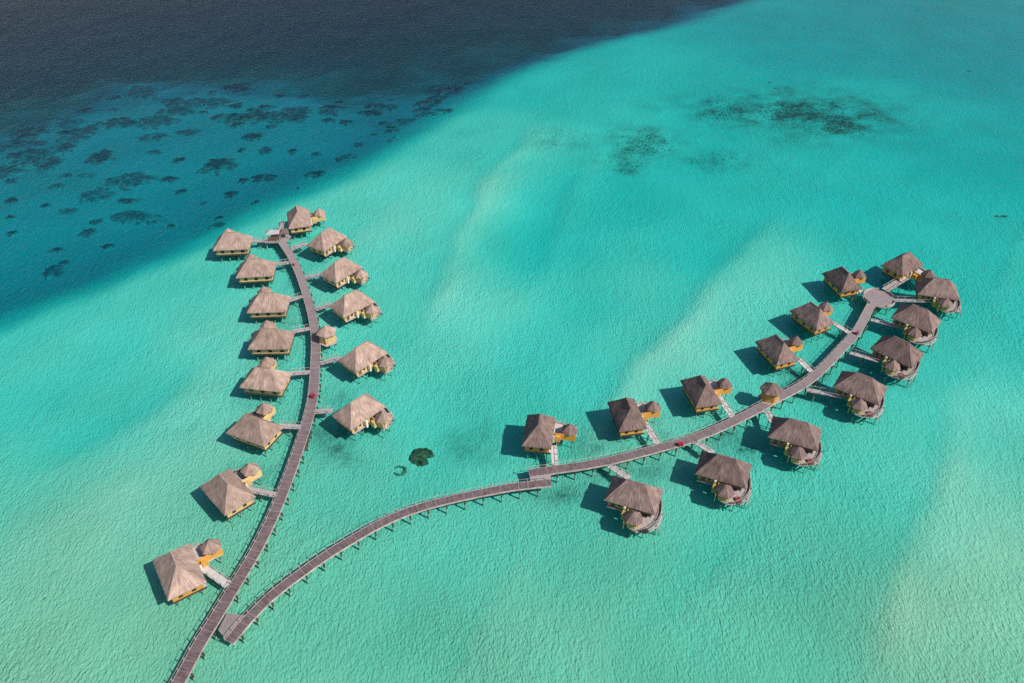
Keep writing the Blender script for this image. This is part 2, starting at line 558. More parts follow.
deepa = N(nt, 'ShaderNodeAttribute', attribute_name='deep')
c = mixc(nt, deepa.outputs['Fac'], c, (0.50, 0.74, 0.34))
b = N(nt, 'ShaderNodeBsdfDiffuse')
nt.links.new(c, b.inputs[0])
# sand relief put in so its shading imitates the caustic light network
mp = N(nt, 'ShaderNodeMapping')
mp.inputs['Rotation'].default_value = (0, 0, R(6))
mp.inputs['Scale'].default_value = (1.0, 0.5, 1)
nt.links.new(tc.outputs['Object'], mp.inputs[0])
r0 = N(nt, 'ShaderNodeTexNoise', i_Scale=2.2, i_Detail=1.0, i_Roughness=0.5)
nt.links.new(mp.outputs[0], r0.inputs['Vector'])
sh_ = N(nt, 'ShaderNodeVectorMath', operation='SCALE')
sh_.inputs[0].default_value = (0.87, -0.25, 0)
nt.links.new(math_n(nt, 'MULTIPLY', r0.outputs[0], 0.38), sh_.inputs['Scale'])
wp_ = N(nt, 'ShaderNodeVectorMath', operation='ADD')
nt.links.new(mp.outputs[0], wp_.inputs[0]); nt.links.new(sh_.outputs[0], wp_.inputs[1])
r1 = N(nt, 'ShaderNodeTexNoise', i_Scale=2.2, i_Detail=2.0, i_Roughness=0.6)
nt.links.new(wp_.outputs[0], r1.inputs['Vector'])
r2 = N(nt, 'ShaderNodeTexNoise', i_Scale=0.5, i_Detail=2.0)
nt.links.new(mp.outputs[0], r2.inputs['Vector'])
h = math_n(nt, 'ADD', r1.outputs[0], math_n(nt, 'MULTIPLY', r2.outputs[0], 0.7))
r3 = N(nt, 'ShaderNodeTexNoise', i_Scale=0.022, i_Detail=2.0)
nt.links.new(tc.outputs['Object'], r3.inputs['Vector'])
h = math_n(nt, 'MULTIPLY', h, math_n(nt, 'MULTIPLY_ADD', r3.outputs[0], 1.6, 0.2))
bp = N(nt, 'ShaderNodeBump', i_Strength=1.0, i_Distance=0.52)
nt.links.new(h, bp.inputs['Height'])
nt.links.new(bp.outputs[0], b.inputs['Normal'])
nt.links.new(b.outputs[0], out.inputs[0])

ny_, nx_ = GX.shape
me = bpy.data.meshes.new('seabed')
idx = np.arange(ny_ * nx_).reshape(ny_, nx_)
quads = np.stack([idx[:-1, :-1], idx[:-1, 1:], idx[1:, 1:], idx[1:, :-1]], -1).reshape(-1, 4)
me.from_pydata(np.stack([GX.ravel(), GY.ravel(), -GD.ravel()], 1).tolist(), [], quads.tolist())
a = me.attributes.new('weed', 'FLOAT', 'POINT')
a.data.foreach_set('value', wa.ravel())
a = me.attributes.new('pale', 'FLOAT', 'POINT')      # whiter sand away from the shallow corner
a.data.foreach_set('value', sstep(78, 175, GY + 14 * fbm(GX, GY, 0.02, 3, 2.2)).ravel())
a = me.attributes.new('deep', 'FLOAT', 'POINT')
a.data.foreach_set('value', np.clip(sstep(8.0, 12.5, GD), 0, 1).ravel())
me.polygons.foreach_set('use_smooth', [True] * len(me.polygons))
me.materials.append(sb)
o = bpy.data.objects.new('seabed', me)
COL.objects.link(o)
o['kind'] = 'structure'


def depth_at(p):
    return float(seabed_depth(np.array([p.x]), np.array([p.y]))[0])


# ------------------------------------------------------------------ water: clear body that absorbs red first, rippled surface
wm, nt, out = nodes_of('lagoon_water')
tc = N(nt, 'ShaderNodeTexCoord')
mp = N(nt, 'ShaderNodeMapping')
mp.inputs['Rotation'].default_value = (0, 0, R(12))
mp.inputs['Scale'].default_value = (1.0, 0.55, 1)
nt.links.new(tc.outputs['Object'], mp.inputs[0])
w1 = N(nt, 'ShaderNodeTexNoise', i_Scale=0.85, i_Detail=3.0, i_Roughness=0.55, i_Distortion=0.3)
nt.links.new(mp.outputs[0], w1.inputs['Vector'])
w2 = N(nt, 'ShaderNodeTexNoise', i_Scale=0.07, i_Detail=2.0)
nt.links.new(mp.outputs[0], w2.inputs['Vector'])
hh = math_n(nt, 'ADD', math_n(nt, 'MULTIPLY', w1.outputs[0], 1.0), math_n(nt, 'MULTIPLY', w2.outputs[0], 1.2))
bp = N(nt, 'ShaderNodeBump', i_Strength=1.0, i_Distance=0.36)
nt.links.new(hh, bp.inputs['Height'])
fr = N(nt, 'ShaderNodeFresnel', i_IOR=1.333)
nt.links.new(bp.outputs[0], fr.inputs['Normal'])
geo = N(nt, 'ShaderNodeNewGeometry')
fac = math_n(nt, 'MULTIPLY', math_n(nt, 'MULTIPLY', fr.outputs[0], 0.82), math_n(nt, 'SUBTRACT', 1.0, geo.outputs['Backfacing']))
tr = N(nt, 'ShaderNodeBsdfTransparent')
gl = N(nt, 'ShaderNodeBsdfGlossy', i_Roughness=0.12)
nt.links.new(bp.outputs[0], gl.inputs['Normal'])
mx = N(nt, 'ShaderNodeMixShader')
nt.links.new(fac, mx.inputs[0])
nt.links.new(tr.outputs[0], mx.inputs[1])
nt.links.new(gl.outputs[0], mx.inputs[2])
nt.links.new(mx.outputs[0], out.inputs['Surface'])
va = N(nt, 'ShaderNodeVolumeAbsorption', i_Density=0.40)
va.inputs['Color'].default_value = (0.0, 0.873, 0.922, 1)
nt.links.new(va.outputs[0], out.inputs['Volume'])
mb = MB()
mb.box(-9500, 9500, -9500, 9500, -60, 0)
o = mb.build('water', wm)
o['kind'] = 'structure'


# ------------------------------------------------------------------ thatched roofs
def loft_roof(rings, uvw=1.0, wob=0.05, sub=1, rx=0, cap=True):
    """rings: list of (polygon points 2-D, z); eave first. Adds the thick eave edge and the underside."""
    mbr = MB()
    n = len(rings[0][0])
    verts, uvs = [], []
    per = [0.0]
    p0 = rings[0][0]
    for i in range(n):
        per.append(per[-1] + (Vector(p0[(i + 1) % n]) - Vector(p0[i])).length)
    vlen = 0.0
    for k, (poly, z) in enumerate(rings):
        if k:
            a, c_ = Vector((*rings[k - 1][0][0], rings[k - 1][1])), Vector((*poly[0], z))
            vlen += (c_ - a).length
        for i in range(n + 1):
            x, y = poly[i % n]
            q = mnoise.noise((x * 0.9 + rx, y * 0.9, z * 0.9)) * wob + mnoise.noise((x * 2.7 + rx, y * 2.7, z * 2.7)) * wob * 0.6
            if k == 0:                      # shaggy eave
                g_ = 1 + 0.022 * mnoise.noise((x * 1.9 + rx, y * 1.9, 7.7)) + 0.018 * mnoise.noise((x * 5.1 + rx, y * 5.1, 1.7))
                x, y = x * g_, y * g_
            q -= 0.22 * wob / 0.05 * math.sin(math.pi * k / (len(rings) - 1)) * (0.5 + mnoise.noise((x * 0.25 + rx, y * 0.25, 4.4)))
            verts.append((x, y, z + q - (0.0 if k else 0.06)))
            uvs.append((per[i], vlen))
    faces = []
    for k in range(len(rings) - 1):
        for i in range(n):
            faces.append((k * (n + 1) + i, k * (n + 1) + i + 1, (k + 1) * (n + 1) + i + 1, (k + 1) * (n + 1) + i))
    mbr.add(verts, faces, uvs)
    # eave edge and underside
    lo = [(x * 0.985, y * 0.985, rings[0][1] - 0.34) for x, y in rings[0][0]]
    top = verts[:n]
    mid = [(x * 0.5, y * 0.5, rings[0][1] - 0.1 + 0.45 * (rings[-1][1] - rings[0][1])) for x, y in rings[0][0]]
    ev = list(top) + lo + mid
    eu = [(per[i], 0) for i in range(n)] + [(per[i], -0.3) for i in range(n)] + [(per[i], -3) for i in range(n)]
    ef = [(n + i, n + (i + 1) % n, (i + 1) % n, i) for i in range(n)]
    ef += [(2 * n + i, 2 * n + (i + 1) % n, n + (i + 1) % n, n + i) for i in range(n)]
    ef += [tuple(range(3 * n - 1, 2 * n - 1, -1))]
    mbr.add(ev, ef, eu)
    if cap:
        tb = (len(rings) - 1) * (n + 1)
        mbr.add(verts[tb:tb + n], [tuple(range(n))], uvs[tb:tb + n])
    return mbr


def rect_ring(hx, hy, sx=26, sy=18, cut=0.0):
    pts = []
    for i in range(sx):
        pts.append((-hx + 2 * hx * i / sx, -hy))
    for i in range(sy):
        pts.append((hx, -hy + 2 * hy * i / sy))
    for i in range(sx):
        pts.append((hx - 2 * hx * i / sx, hy))
    for i in range(sy):
        pts.append((-hx, hy - 2 * hy * i / sy))
    return pts


FLOOR, EAVE, RISE = 1.75, 4.0, 4.25
HX, HY, RL = 6.2, 4.15, 2.2


def main_roof(seed):
    rings = []
    K = 11
    for k in range(K + 1):
        t = k / K
        hx = HX + (RL - HX) * t
        hy = HY + (0.12 - HY) * t
        z = EAVE + RISE * (t ** 0.93)
        rings.append((rect_ring(hx, hy), z))
    return loft_roof(rings, rx=seed)


def hip_roof(n, rad, z0, rise, seed, rot=0.0):
    rings = []
    K = 6
    per = 5
    for k in range(K + 1):
        t = k / K
        r = rad * (1 - t) + 0.10 * t
        pts = []
        for i in range(n):
            a0, a1 = rot + 2 * math.pi * i / n, rot + 2 * math.pi * (i + 1) / n
            for j in range(per):
                s = j / per
                pts.append((r * (math.cos(a0) * (1 - s) + math.cos(a1) * s), r * (math.sin(a0) * (1 - s) + math.sin(a1) * s)))
        rings.append((pts, z0 + rise * t ** 0.95))
    return loft_roof(rings, rx=seed, wob=0.04)


PAVX, PAVY, PAVR = -2.5, 7.3, 2.45
pile_me = {}


def pile_mesh(h, top, r=0.15):
    key = (round(h, 1), round(top, 2), r)
    if key not in pile_me:
        q = MB()
        q.cyl(0, 0, -h, top, r * 1.1, r, 8)
        pile_me[key] = q.mesh('pile', M['pile'])
    return pile_me[key]


def arc_pts(pts, k=6):
    """Catmull-Rom through 2-D/3-D points"""
    P = [Vector(p) for p in pts]
    P = [P[0] * 2 - P[1]] + P + [P[-1] * 2 - P[-2]]
    outp = []
    for i in range(1, len(P) - 2):
        for j in range(k):
            t = j / k
            a, b_, c_, d = P[i - 1], P[i], P[i + 1], P[i + 2]
            outp.append(0.5 * ((2 * b_) + (c_ - a) * t + (2 * a - 5 * b_ + 4 * c_ - d) * t * t + (3 * b_ - a - 3 * c_ + d) * t ** 3))
    outp.append(P[-2])
    return outp


DECK_EDGE = [(-1.2, 9.0), (-3.2, 9.35), (-5.0, 8.6), (-6.5, 7.0), (-7.5, 4.8), (-7.9, 2.4), (-7.7, 0.2), (-7.0, -2.2), (-5.8, -3.6)]


def make_bungalow(roofmat, wallmat, seed, floormat, railmat, pav=(-2.5, 7.3)):
    PAVX, PAVY = pav
    ey = PAVY - 7.3
    root = thing('thatched_bungalow', '', 'bungalow', group='overwater bungalows along the walkways')
    main_roof(seed).build('roof', roofmat, root)
    rc = MB()
    rc.bar((-RL - 0.15, 0, EAVE + RISE + 0.0), (RL + 0.15, 0, EAVE + RISE + 0.0), 0.34, 0.12)
    rc.build('ridge_cap', roofmat, root)
    # walls of the room and its openings
    w = MB()
    w.box(-5.2, 5.35, -3.3, 3.3, FLOOR + 0.002, EAVE + 0.55)
    sk = MB()
    sk.box(5.375, 5.43, -3.38, 3.9, FLOOR - 0.45, FLOOR + 0.06)
    sk.box(-5.3, 5.37, -3.38, -3.325, FLOOR - 0.45, FLOOR + 0.06)
    sk.build('skirting_board', M['joist'], root)
    wall = w.build('wall', wallmat, root)

    def opening(name, x0, x1, y0, y1, z0, z1, mat=M['glass']):
        q = MB()
        q.box(x0, x1, y0, y1, z0, z1)
        return q.build(name, mat, wall)
    for y in (-1.55, 1.3):
        opening('window', 5.351, 5.40, y - 0.45, y + 0.45, FLOOR + 0.5, EAVE)
    for x in (-3.3, 0.1, 3.6):
        opening('window', x - 0.55, x + 0.55, -3.35, -3.301, FLOOR + 0.5, EAVE)
    opening('sliding_door', -5.0, -0.9, 3.301, 3.36, FLOOR + 0.05, EAVE + 0.3)
    opening('window', 2.2, 2.9, 3.301, 3.35, FLOOR + 0.6, EAVE)
    opening('door', 3.6, 4.6, 3.301, 3.36, FLOOR + 0.05, EAVE, M['brown'])
    opening('sliding_door', -5.26, -5.201, -2.4, 2.4, FLOOR + 0.05, EAVE + 0.3)
    # floor and curved sun deck
    edge = [(p.x, p.y) for p in arc_pts([(x * 0.90, y + ey * min(1, max(0, (y - 2) / 5)), 0) for x, y in DECK_EDGE])]
    f = MB()
    poly = [(5.37, -3.32), (5.37, 3.9), (-1.0, 3.9), (-1.0, 9.0 + ey)] + edge[1:] + [(-5.3, -3.32)]
    f.prism(poly, FLOOR - 0.16, FLOOR)
    f.build('deck', floormat, root)
    j = MB()
    for x in (-5, -2.5, 0, 2.5, 5):
        j.box(x - 0.12, x + 0.12, -3.25, 3.8, FLOOR - 0.5, FLOOR - 0.165)
    for x in (-5.5, -3.8, -2.0):
        j.box(x - 0.1, x + 0.1, 4.0, 8.0, FLOOR - 0.42, FLOOR - 0.165)
    j.build('floor_frame', M['joist'], root)
    # bench-like dark parapet along the curved edge and a bathing step outside it
    rl = MB()
    ed = edge[8:-3]
    for a_, b_ in zip(ed[:-1], ed[1:]):
        rl.bar((a_[0] * 0.975, a_[1] * 0.975, FLOOR + 0.22), (b_[0] * 0.975, b_[1] * 0.975, FLOOR + 0.22), 0.24, 0.42)
    rl.build('parapet', railmat, root)
    tp = MB()
    for a_, b_ in zip(edge[2:-1], edge[3:]):
        tp.bar((a_[0] * 0.99, a_[1] * 0.99, FLOOR + 0.95), (b_[0] * 0.99, b_[1] * 0.99, FLOOR + 0.95), 0.09, 0.09)
    hr = tp.build('handrail', M['rail'], root)
    for k in range(2, len(edge), 4):
        q = MB()
        x, y = edge[k][0] * 0.99, edge[k][1] * 0.99
        q.box(x - 0.06, x + 0.06, y - 0.06, y + 0.06, FLOOR, FLOOR + 0.95)
        q.build('rail_post', M['rail'], hr)
    inner = [(x * 1.002, y * 1.002) for x, y in edge[14:40]]
    outer = [(x * (1.01 + 0.065 * math.sin(math.pi * k_ / 25)), y * (1.01 + 0.065 * math.sin(math.pi * k_ / 25))) for k_, (x, y) in enumerate(edge[14:40])]
    s = MB()
    s.prism(inner + outer[::-1], FLOOR - 0.65, FLOOR - 0.5)
    s.build('bathing_step', floormat, root)
    ld = MB()
    mx_, my_ = outer[10]
    for dy in (-0.35, 0.35):
        ld.bar((mx_ + 0.05, my_ + dy, FLOOR - 0.6), (mx_ - 0.7, my_ + dy, -0.9), 0.1, 0.1)
    for k in range(6):
        t = k / 5
        ld.bar((mx_ + 0.05 - 0.75 * t, my_ - 0.35, FLOOR - 1.1 - 2.0 * t), (mx_ + 0.05 - 0.75 * t, my_ + 0.35, FLOOR - 1.1 - 2.0 * t), 0.12, 0.05)
    ld.build('ladder', M['rail'], root)
    # bathroom pavilion
    pr = hip_roof(6, PAVR, EAVE - 0.25, 2.0, seed + 3, R(0)).build('pavilion_roof', roofmat, root)
    pr.location = (PAVX, PAVY, 0)
    pw = MB()
    pw.prism([(PAVX + 1.78 * math.cos(R(60 * k)), PAVY + 1.78 * math.sin(R(60 * k))) for k in range(6)], FLOOR, EAVE - 0.05)
    pw.build('pavilion_wall', wallmat, root)
    # bamboo screen joining room and pavilion, its return, and a pale block added as a sunlit patch of wall
    sc_ = MB()
    sc_.box(PAVX + 1.65, PAVX + 1.80, 3.32, PAVY + 1.9, FLOOR - 0.35, FLOOR + 1.75)
    sc_.build('privacy_screen', wallmat, root)
    sc_ = MB()
    sc_.box(PAVX + 1.81, PAVX + 2.9, 4.7, 6.1, FLOOR - 0.3, FLOOR + 1.35)
    sc_.build('shower_stall', wallmat, root)
    sp = MB()
    sp.box(0.8, 1.3, 4.05, 4.55, FLOOR - 0.1, EAVE - 0.15)
    sp.build('sunlit_patch', M['cream'], root)
    pm = pile_mesh(4.6, FLOOR - 0.17, 0.13)
    for x in (-4.4, -1.5, 1.5, 4.4):
        for y in (-2.6, 0, 2.8):
            inst('pile', pm, root, (x, y, 0))
    for x, y in ((-6.8, 5.0), (-7.3, 1.2), (-4.3, 7.6 + ey), (-1.5, 8.2 + ey), (-1.5, 5.6)):
        inst('pile', pm, root, (x, y, 0))
    return root


# centre pixel (at eave height), heading of the end that faces the walkway (degrees), look, label
H = [
    ('L', 179, 571, -56, 'W', 'pale thatched bungalow with bright orange walls beside the fork where the two walkways meet'),
    ('L', 227.5, 491.5, -46, 'A', 'pale thatched bungalow turned cornerwise, second up the long walkway from the fork'),
    ('L', 255, 429.5, -24, 'A', 'pale thatched bungalow slightly tilted, third up the long walkway from the fork'),
    ('L', 266, 380, -9, 'A', 'pale thatched bungalow fourth up from the fork, its small pavilion roof clear above the ridge'),
    ('L', 271.5, 340.5, 1, 'A', 'pale thatched bungalow straight across the long walkway from the little thatched hut'),
    ('L', 269, 304.5, 3, 'A', 'pale thatched bungalow just beyond the one facing the little hut, outer side of long walkway'),
    ('L', 256.5, 270, 6, 'A', 'pale thatched bungalow over lighter water, last but one on the outer side of long walkway'),
    ('L', 233, 243.5, 5, 'A', 'pale thatched bungalow at the drop-off edge, reached by the longest thin footbridge'),
    ('L', 299, 219, -75, 'A', 'pale thatched bungalow standing alone past the head of the long walkway, beside dark water'),
    ('R', 327, 241, 238, 'F', 'pale thatched bungalow inner side of long walkway, first below its head shelter'),
    ('R', 341, 271, 232, 'F', 'pale thatched bungalow inner side of long walkway, second below its head shelter'),
    ('R', 352, 304, 224, 'F', 'pale thatched bungalow just beyond the little hut on the inner side of long walkway'),
    ('R', 363, 356.5, 228, 'F', 'pale thatched bungalow with white loungers, between the little hut and the seaweed stain'),
    ('R', 359, 411, 228, 'F', 'pale thatched bungalow with white loungers beside the round dark coral head'),
    ('N', 539, 431.5, -98, 'B', 'grey-brown thatched bungalow beside the step between curved and upper walkways'),
    ('N', 627, 415, -80, 'B', 'grey-brown thatched bungalow with orange screen, above the red buggy on the curved walkway'),
    ('N', 701, 392, -78, 'B', 'grey-brown thatched bungalow with orange screen, next to the small square hut'),
    ('N', 777, 350.5, -71, 'B', 'grey-brown thatched bungalow just past the small square hut towards the round platform'),
    ('N', 812, 317, -62, 'B', 'grey-brown thatched bungalow with long dark roof face, second from round platform on the deep side'),
    ('N', 842, 281, -75, 'B', 'grey-brown thatched bungalow almost touching the round platform by a very short footbridge'),
    ('E', 902, 265, 216, 'B', 'grey-brown thatched bungalow straight beyond the round platform at the end of a wide footbridge'),
    ('S', 937, 290, 165, 'C', 'grey thatched bungalow with curved deck, joined to the side of the round platform'),
    ('S', 916, 319, 140, 'D', 'grey thatched bungalow with pale curved deck, next along after the one beside round platform'),
    ('S', 897, 351.5, 135, 'D', 'grey thatched bungalow with whitish deck and maroon daybed, third back from the round platform'),
    ('S', 860, 387.5, 145, 'D', 'grey thatched bungalow with whitish deck and maroon daybed, opposite the small square hut'),
    ('S', 795, 433, 157, 'C', 'grey thatched bungalow with maroon daybed, third from the walkway step on the sunny side'),
    ('S', 723.5, 469, 158, 'C', 'grey thatched bungalow with maroon daybed, second from the walkway step on the sunny side'),
    ('S', 634, 494.5, 159, 'C', 'grey thatched bungalow with dark table on deck, first from the step, sunny side'),
]
proto = {
    'W': make_bungalow(M['thatch_pale'], M['orange'], 1.0, M['white_floor'], M['rail'], (-2.9, 7.8)),
    'A': make_bungalow(M['thatch_pale'], M['yellow'], 14.0, M['floor'], M['brown'], (-2.9, 7.7)),
    'F': make_bungalow(M['thatch_pale'], M['yellow'], 61.0, M['floor'], M['brown'], (-3.0, 6.7)),
    'B': make_bungalow(M['thatch_grey'], M['orange'], 27.0, M['white_floor'], M['rail'], (-2.3, 8.5)),
    'C': make_bungalow(M['thatch_grey'], M['shaded_yellow'], 41.0, M['floor'], M['brown'], (-1.5, 6.6)),
    'D': make_bungalow(M['thatch_grey'], M['shaded_yellow'], 55.0, M['floor'], M['brown'], (-1.7, 6.7)),
}
tab = reg(None)
used = set()
HUTS = []
for kind, px, py, ang, look, lab in H:
    p = at(px, py, EAVE)
    p.z = 0
    if look in used:
        r = dup(proto[look], tab, p, R(ang), lab)
    else:
        r = proto[look]
        r.location, r.rotation_euler, r['label'] = p, (0, 0, R(ang)), lab
        used.add(look)
    sc = {'L': 0.95, 'N': 0.88, 'R': 0.93, 'S': 0.97, 'E': 0.95}[kind] * (0.93 if px == 841 else 1.0)
    r.scale = (sc, sc, 1.0)
    HUTS.append((r, kind, p, R(ang), sc))


def local(i, x, y, z):
    _, _, p, a_, k_ = HUTS[i]
    x, y = x * k_, y * k_
    return Vector((p.x + x * math.cos(a_) - y * math.sin(a_), p.y + x * math.sin(a_) + y * math.cos(a_), z))


# ------------------------------------------------------------------ footbridges to the bungalows
WALK_Z = 1.2
FB = {0: ((3.9, 3.9), (231.4, 587)), 1: ((4.4, 3.7), (277.5, 495)), 2: ((5.2, 3.0), (300.7, 426.8)), 3: ((5.4, 2.6), (310.8, 371.8)),
      4: ((5.4, 2.4), (309.8, 328.2)), 5: ((5.4, 2.4), (303, 295.6)), 6: ((5.4, 2.4), (291, 262)), 7: ((5.4, 2.0), (268, 240.5)), 8: ((5.2, -3.6), (279.5, 234)),
      9: ((5.2, -2.8), (290, 248.8)), 10: ((5.2, -2.8), (305, 277)), 11: ((5.2, -2.8), (315.7, 309.3)), 12: ((5.2, -2.8), (320.6, 363)), 13: ((5.2, -2.8), (314, 411.6)),
      14: ((3.0, 3.9), (555, 467)), 15: ((3.4, 3.9), (659, 446)), 16: ((4.2, 3.9), (735, 419.5)), 17: ((5.2, 3.2), (814.5, 374)), 18: ((5.2, 3.2), (852, 334)),
      19: ((5.2, 3.2), (866, 294.5)), 20: ((0.8, 3.9), (885, 290)), 21: ((5.2, -2.2), (894, 300)), 22: ((5.2, 1.0), (871, 319.5)), 23: ((5.2, 1.0), (850, 352.5)),
      24: ((5.2, 0.0), (806.5, 389.5)), 25: ((5.0, -3.3), (767, 411)), 26: ((4.6, -3.5), (697, 442.5)), 27: ((4.6, -3.5), (609, 465))}
FB_END = {0: (203, 567), 1: (250, 489.3), 2: (280.8, 425.6), 3: (293.2, 372.8), 4: (295, 330.8), 5: (291, 299.5), 6: (277, 263.7), 7: (252.7, 241), 8: (283, 223.7), 9: (305.2, 244), 10: (319.3, 274.6), 11: (329.4, 304.4), 12: (338.2, 358), 13: (330, 410.3), 14: (553.7, 447.4), 15: (645.5, 424), 16: (718.6, 396.6), 17: (800.3, 360.7), 18: (835.6, 323.9), 19: (860.6, 290), 20: (910.7, 274.3), 21: (928.3, 300.6), 22: (897.5, 326), 23: (876.4, 360), 24: (839.5, 395.6), 26: (711, 451), 27: (627, 476.6)}
post_me = MB(); post_me.box(-0.07, 0.07, -0.07, 0.07, 0, 1.0); post_me = post_me.mesh('rail_post', M['rail'])


def footbridge(i, a_, b_, width, mat, label):
    d = b_ - a_
    L = math.hypot(d.x, d.y)
    ang = math.atan2(d.y, d.x)
    root = thing('footbridge', label, 'footbridge', (a_.x, a_.y, 0), ang, 'short footbridges from walkway to bungalows')
    q = MB()
    q.bar((0, 0, a_.z - 0.08), (L, 0, b_.z - 0.08), width, 0.16)
    q.build('deck', mat, root)
    for s in (-1, 1):
        q = MB()
        q.bar((0, s * (width / 2 - 0.05), a_.z + 0.95), (L, s * (width / 2 - 0.05), b_.z + 0.95), 0.08, 0.08)
        h_ = q.build('handrail', M['rail'], root)
        n = max(2, int(L / 2.0))
        for k in range(n):
            t = (k + 0.5) / n
            inst('rail_post', post_me, h_, (L * t, s * (width / 2 - 0.05), a_.z + (b_.z - a_.z) * t))
        q = MB()
        q.bar((0, s * (width / 2 - 0.2), a_.z - 0.26), (L, s * (width / 2 - 0.2), b_.z - 0.26), 0.14, 0.2)
        q.build('side_beam', M['pile'], root)
    n = max(1, int(L / 4.2))
    pm = pile_mesh(4.6, WALK_Z - 0.36, 0.13)
    for k in range(n):
        t = (k + 0.5) / n
        for s in (-1, 1):
            inst('pile', pm, root, (L * t, s * (width / 2 - 0.2), 0))
    return root


# ------------------------------------------------------------------ walkways
def resample(P, step):
    d = [0.0]
    for a_, b_ in zip(P[:-1], P[1:]):
        d.append(d[-1] + (b_ - a_).length)
    n = max(2, int(round(d[-1] / step)))
    outp, k = [], 0
    for i in range(n + 1):
        s = d[-1] * i / n
        while k < len(d) - 2 and d[k + 1] < s:
            k += 1
        t = (s - d[k]) / max(1e-9, d[k + 1] - d[k])
        outp.append(P[k].lerp(P[k + 1], t))
    return outp, d[-1] / n


def offsets(P, off):
    outp = []
    for i, p in enumerate(P):
        a_, b_ = P[max(0, i - 1)], P[min(len(P) - 1, i + 1)]
        d = (b_ - a_); d.z = 0; d.normalize()
        outp.append(Vector((p.x - d.y * off, p.y + d.x * off, p.z)))
    return outp


def ribbon(P, o0, o1, z0, z1, step, wear):
    A, B = offsets(P, o0), offsets(P, o1)
    n = len(P)
    q = MB()
    v, uv, at_ = [], [], []
    for i in range(n):
        w_ = wear(i / (n - 1))
        for p, z, vv in ((A[i], z0, o0), (B[i], z0, o1), (B[i], z1, o1), (A[i], z1, o0)):
            v.append((p.x, p.y, z)); uv.append((i * step, vv)); at_.append(max(w_, 1e-4))
    f = [(3, 2, 1, 0), (4 * n - 4, 4 * n - 3, 4 * n - 2, 4 * n - 1)]
    for i in range(n - 1):
        b0, b1 = 4 * i, 4 * (i + 1)
        for k in range(4):
            k2 = (k + 1) % 4
            f.append((b0 + k, b0 + k2, b1 + k2, b1 + k))
    q.add(v, f, uv, at_)
    return q


def walkway(pix, width, label, wear, rails=(1,), name='boardwalk', beam=(-1, 1)):
    P = arc_pts([at(x, y, WALK_Z) for x, y in pix], 12)
    fine, st = resample(P, 1.1)
    base = fine[0].copy(); base.z = 0
    root = thing(name, label, 'walkway', base)
    mv = Vector((-base.x, -base.y, 0))
    F = [p + mv for p in fine]
    hw = width / 2
    ribbon(F, -hw, hw, WALK_Z - 0.15, WALK_Z, st, wear).build('deck', M['deck'], root)
    for s in beam:
        ribbon(F, s * (hw + 0.003), s * (hw + 0.10), WALK_Z - 0.36, WALK_Z + 0.07, st, wear).build('edge_beam', M['beam'], root)
    # rails and posts
    posts = []
    for s in rails:
        O = offsets(F, s * (hw + 0.02))
        q = MB()
        for a_, b_ in zip(O[:-1:2], O[2::2]):
            q.bar((a_.x, a_.y, WALK_Z + 0.98), (b_.x, b_.y, WALK_Z + 0.98), 0.06, 0.06)
        q.build('handrail', M['rail'], root)
        posts += [(p.x, p.y, WALK_Z) for p in O[::2]]
    near = sorted(posts, key=lambda p: (Vector(p) + base - cam.location).length)
    for p in near[:100]:
        inst('rail_post', post_me, root, p)
    if near[100:]:
        q = MB()
        for x, y, z in near[100:]:
            q.box(x - 0.07, x + 0.07, y - 0.07, y + 0.07, z, z + 1.0)
        q.build('rail_post', M['rail'], root)['kind'] = 'stuff'
    # bents: a cross beam on two piles every 4.4 m
    bents = []
    for i in range(2, len(F) - 1, 4):
        d = (F[i + 1] - F[i - 1]); d.z = 0
        bents.append((F[i].x, F[i].y, math.atan2(d.y, d.x)))
    bm = MB(); bm.box(-0.16, 0.16, -hw - 0.55, hw + 0.55, WALK_Z - 0.65, WALK_Z - 0.37); bm = bm.mesh('cross_beam', M['pile'])
    pm = pile_mesh(4.8, WALK_Z - 0.2, 0.2)
    bents.sort(key=lambda p: (Vector((p[0], p[1], 0)) + base - cam.location).length)
    rest = []
    for k, (x, y, a_) in enumerate(bents):
        o_ = inst('cross_beam', bm, root, (x, y, 0), a_)
        for s in (-1, 1):
            off = hw + 0.35
            q = (x - math.sin(a_) * off * s, y + math.cos(a_) * off * s, 0)
            if k < 50:
                inst('pile', pm, root, q)
            else:
                rest.append(q)
    if rest:
        q = MB()
        for x, y, _ in rest:
            q.cyl(x, y, -4.8, WALK_Z - 0.2, 0.18, 0.17, 6)
        q.build('pile', M['pile'], root)['kind'] = 'stuff'
    return root, base


LEFT = [(150, 728), (178, 683), (198.4, 645.5), (215, 618.5), (231.6, 591), (255, 552), (271.4, 519.5), (283.3, 491), (297, 453.7), (307.5, 421), (313.2, 395),
        (315.6, 360), (315.6, 338), (312, 315), (306.2, 293.7), (299.7, 274.6), (291.9, 257.4), (283.5, 244.5), (279.5, 239.5)]
LOW = [(229, 642), (245, 622.5), (264.5, 602), (282, 587), (299.5, 574), (325, 556), (350, 540.6), (375.4, 526), (400.8, 514.2), (428, 505), (455.5, 498.2),
       (486.7, 491.6), (512, 487), (534, 484.3), (551, 482.5)]
UP = [(529, 473.5), (558.6, 469), (588, 464.6), (617, 458.8), (646.5, 451.3), (660, 447.6), (689, 439.5), (718.6, 427.9), (747.9, 414), (777, 398.2),
      (802.6, 384.5), (822, 369), (843, 347), (856.8, 331.7), (866, 315), (873, 302)]
W_LEFT, BL = walkway(LEFT, 2.35, 'long brown walkway curving away from the lower edge of the picture to the drop-off', lambda t: 0.02 + 0.75 * t ** 1.6)
W_LOW, BW = walkway(LOW, 2.05, 'dark brown curved walkway with empty water on both sides, from the fork to the step', lambda t: 0.05)
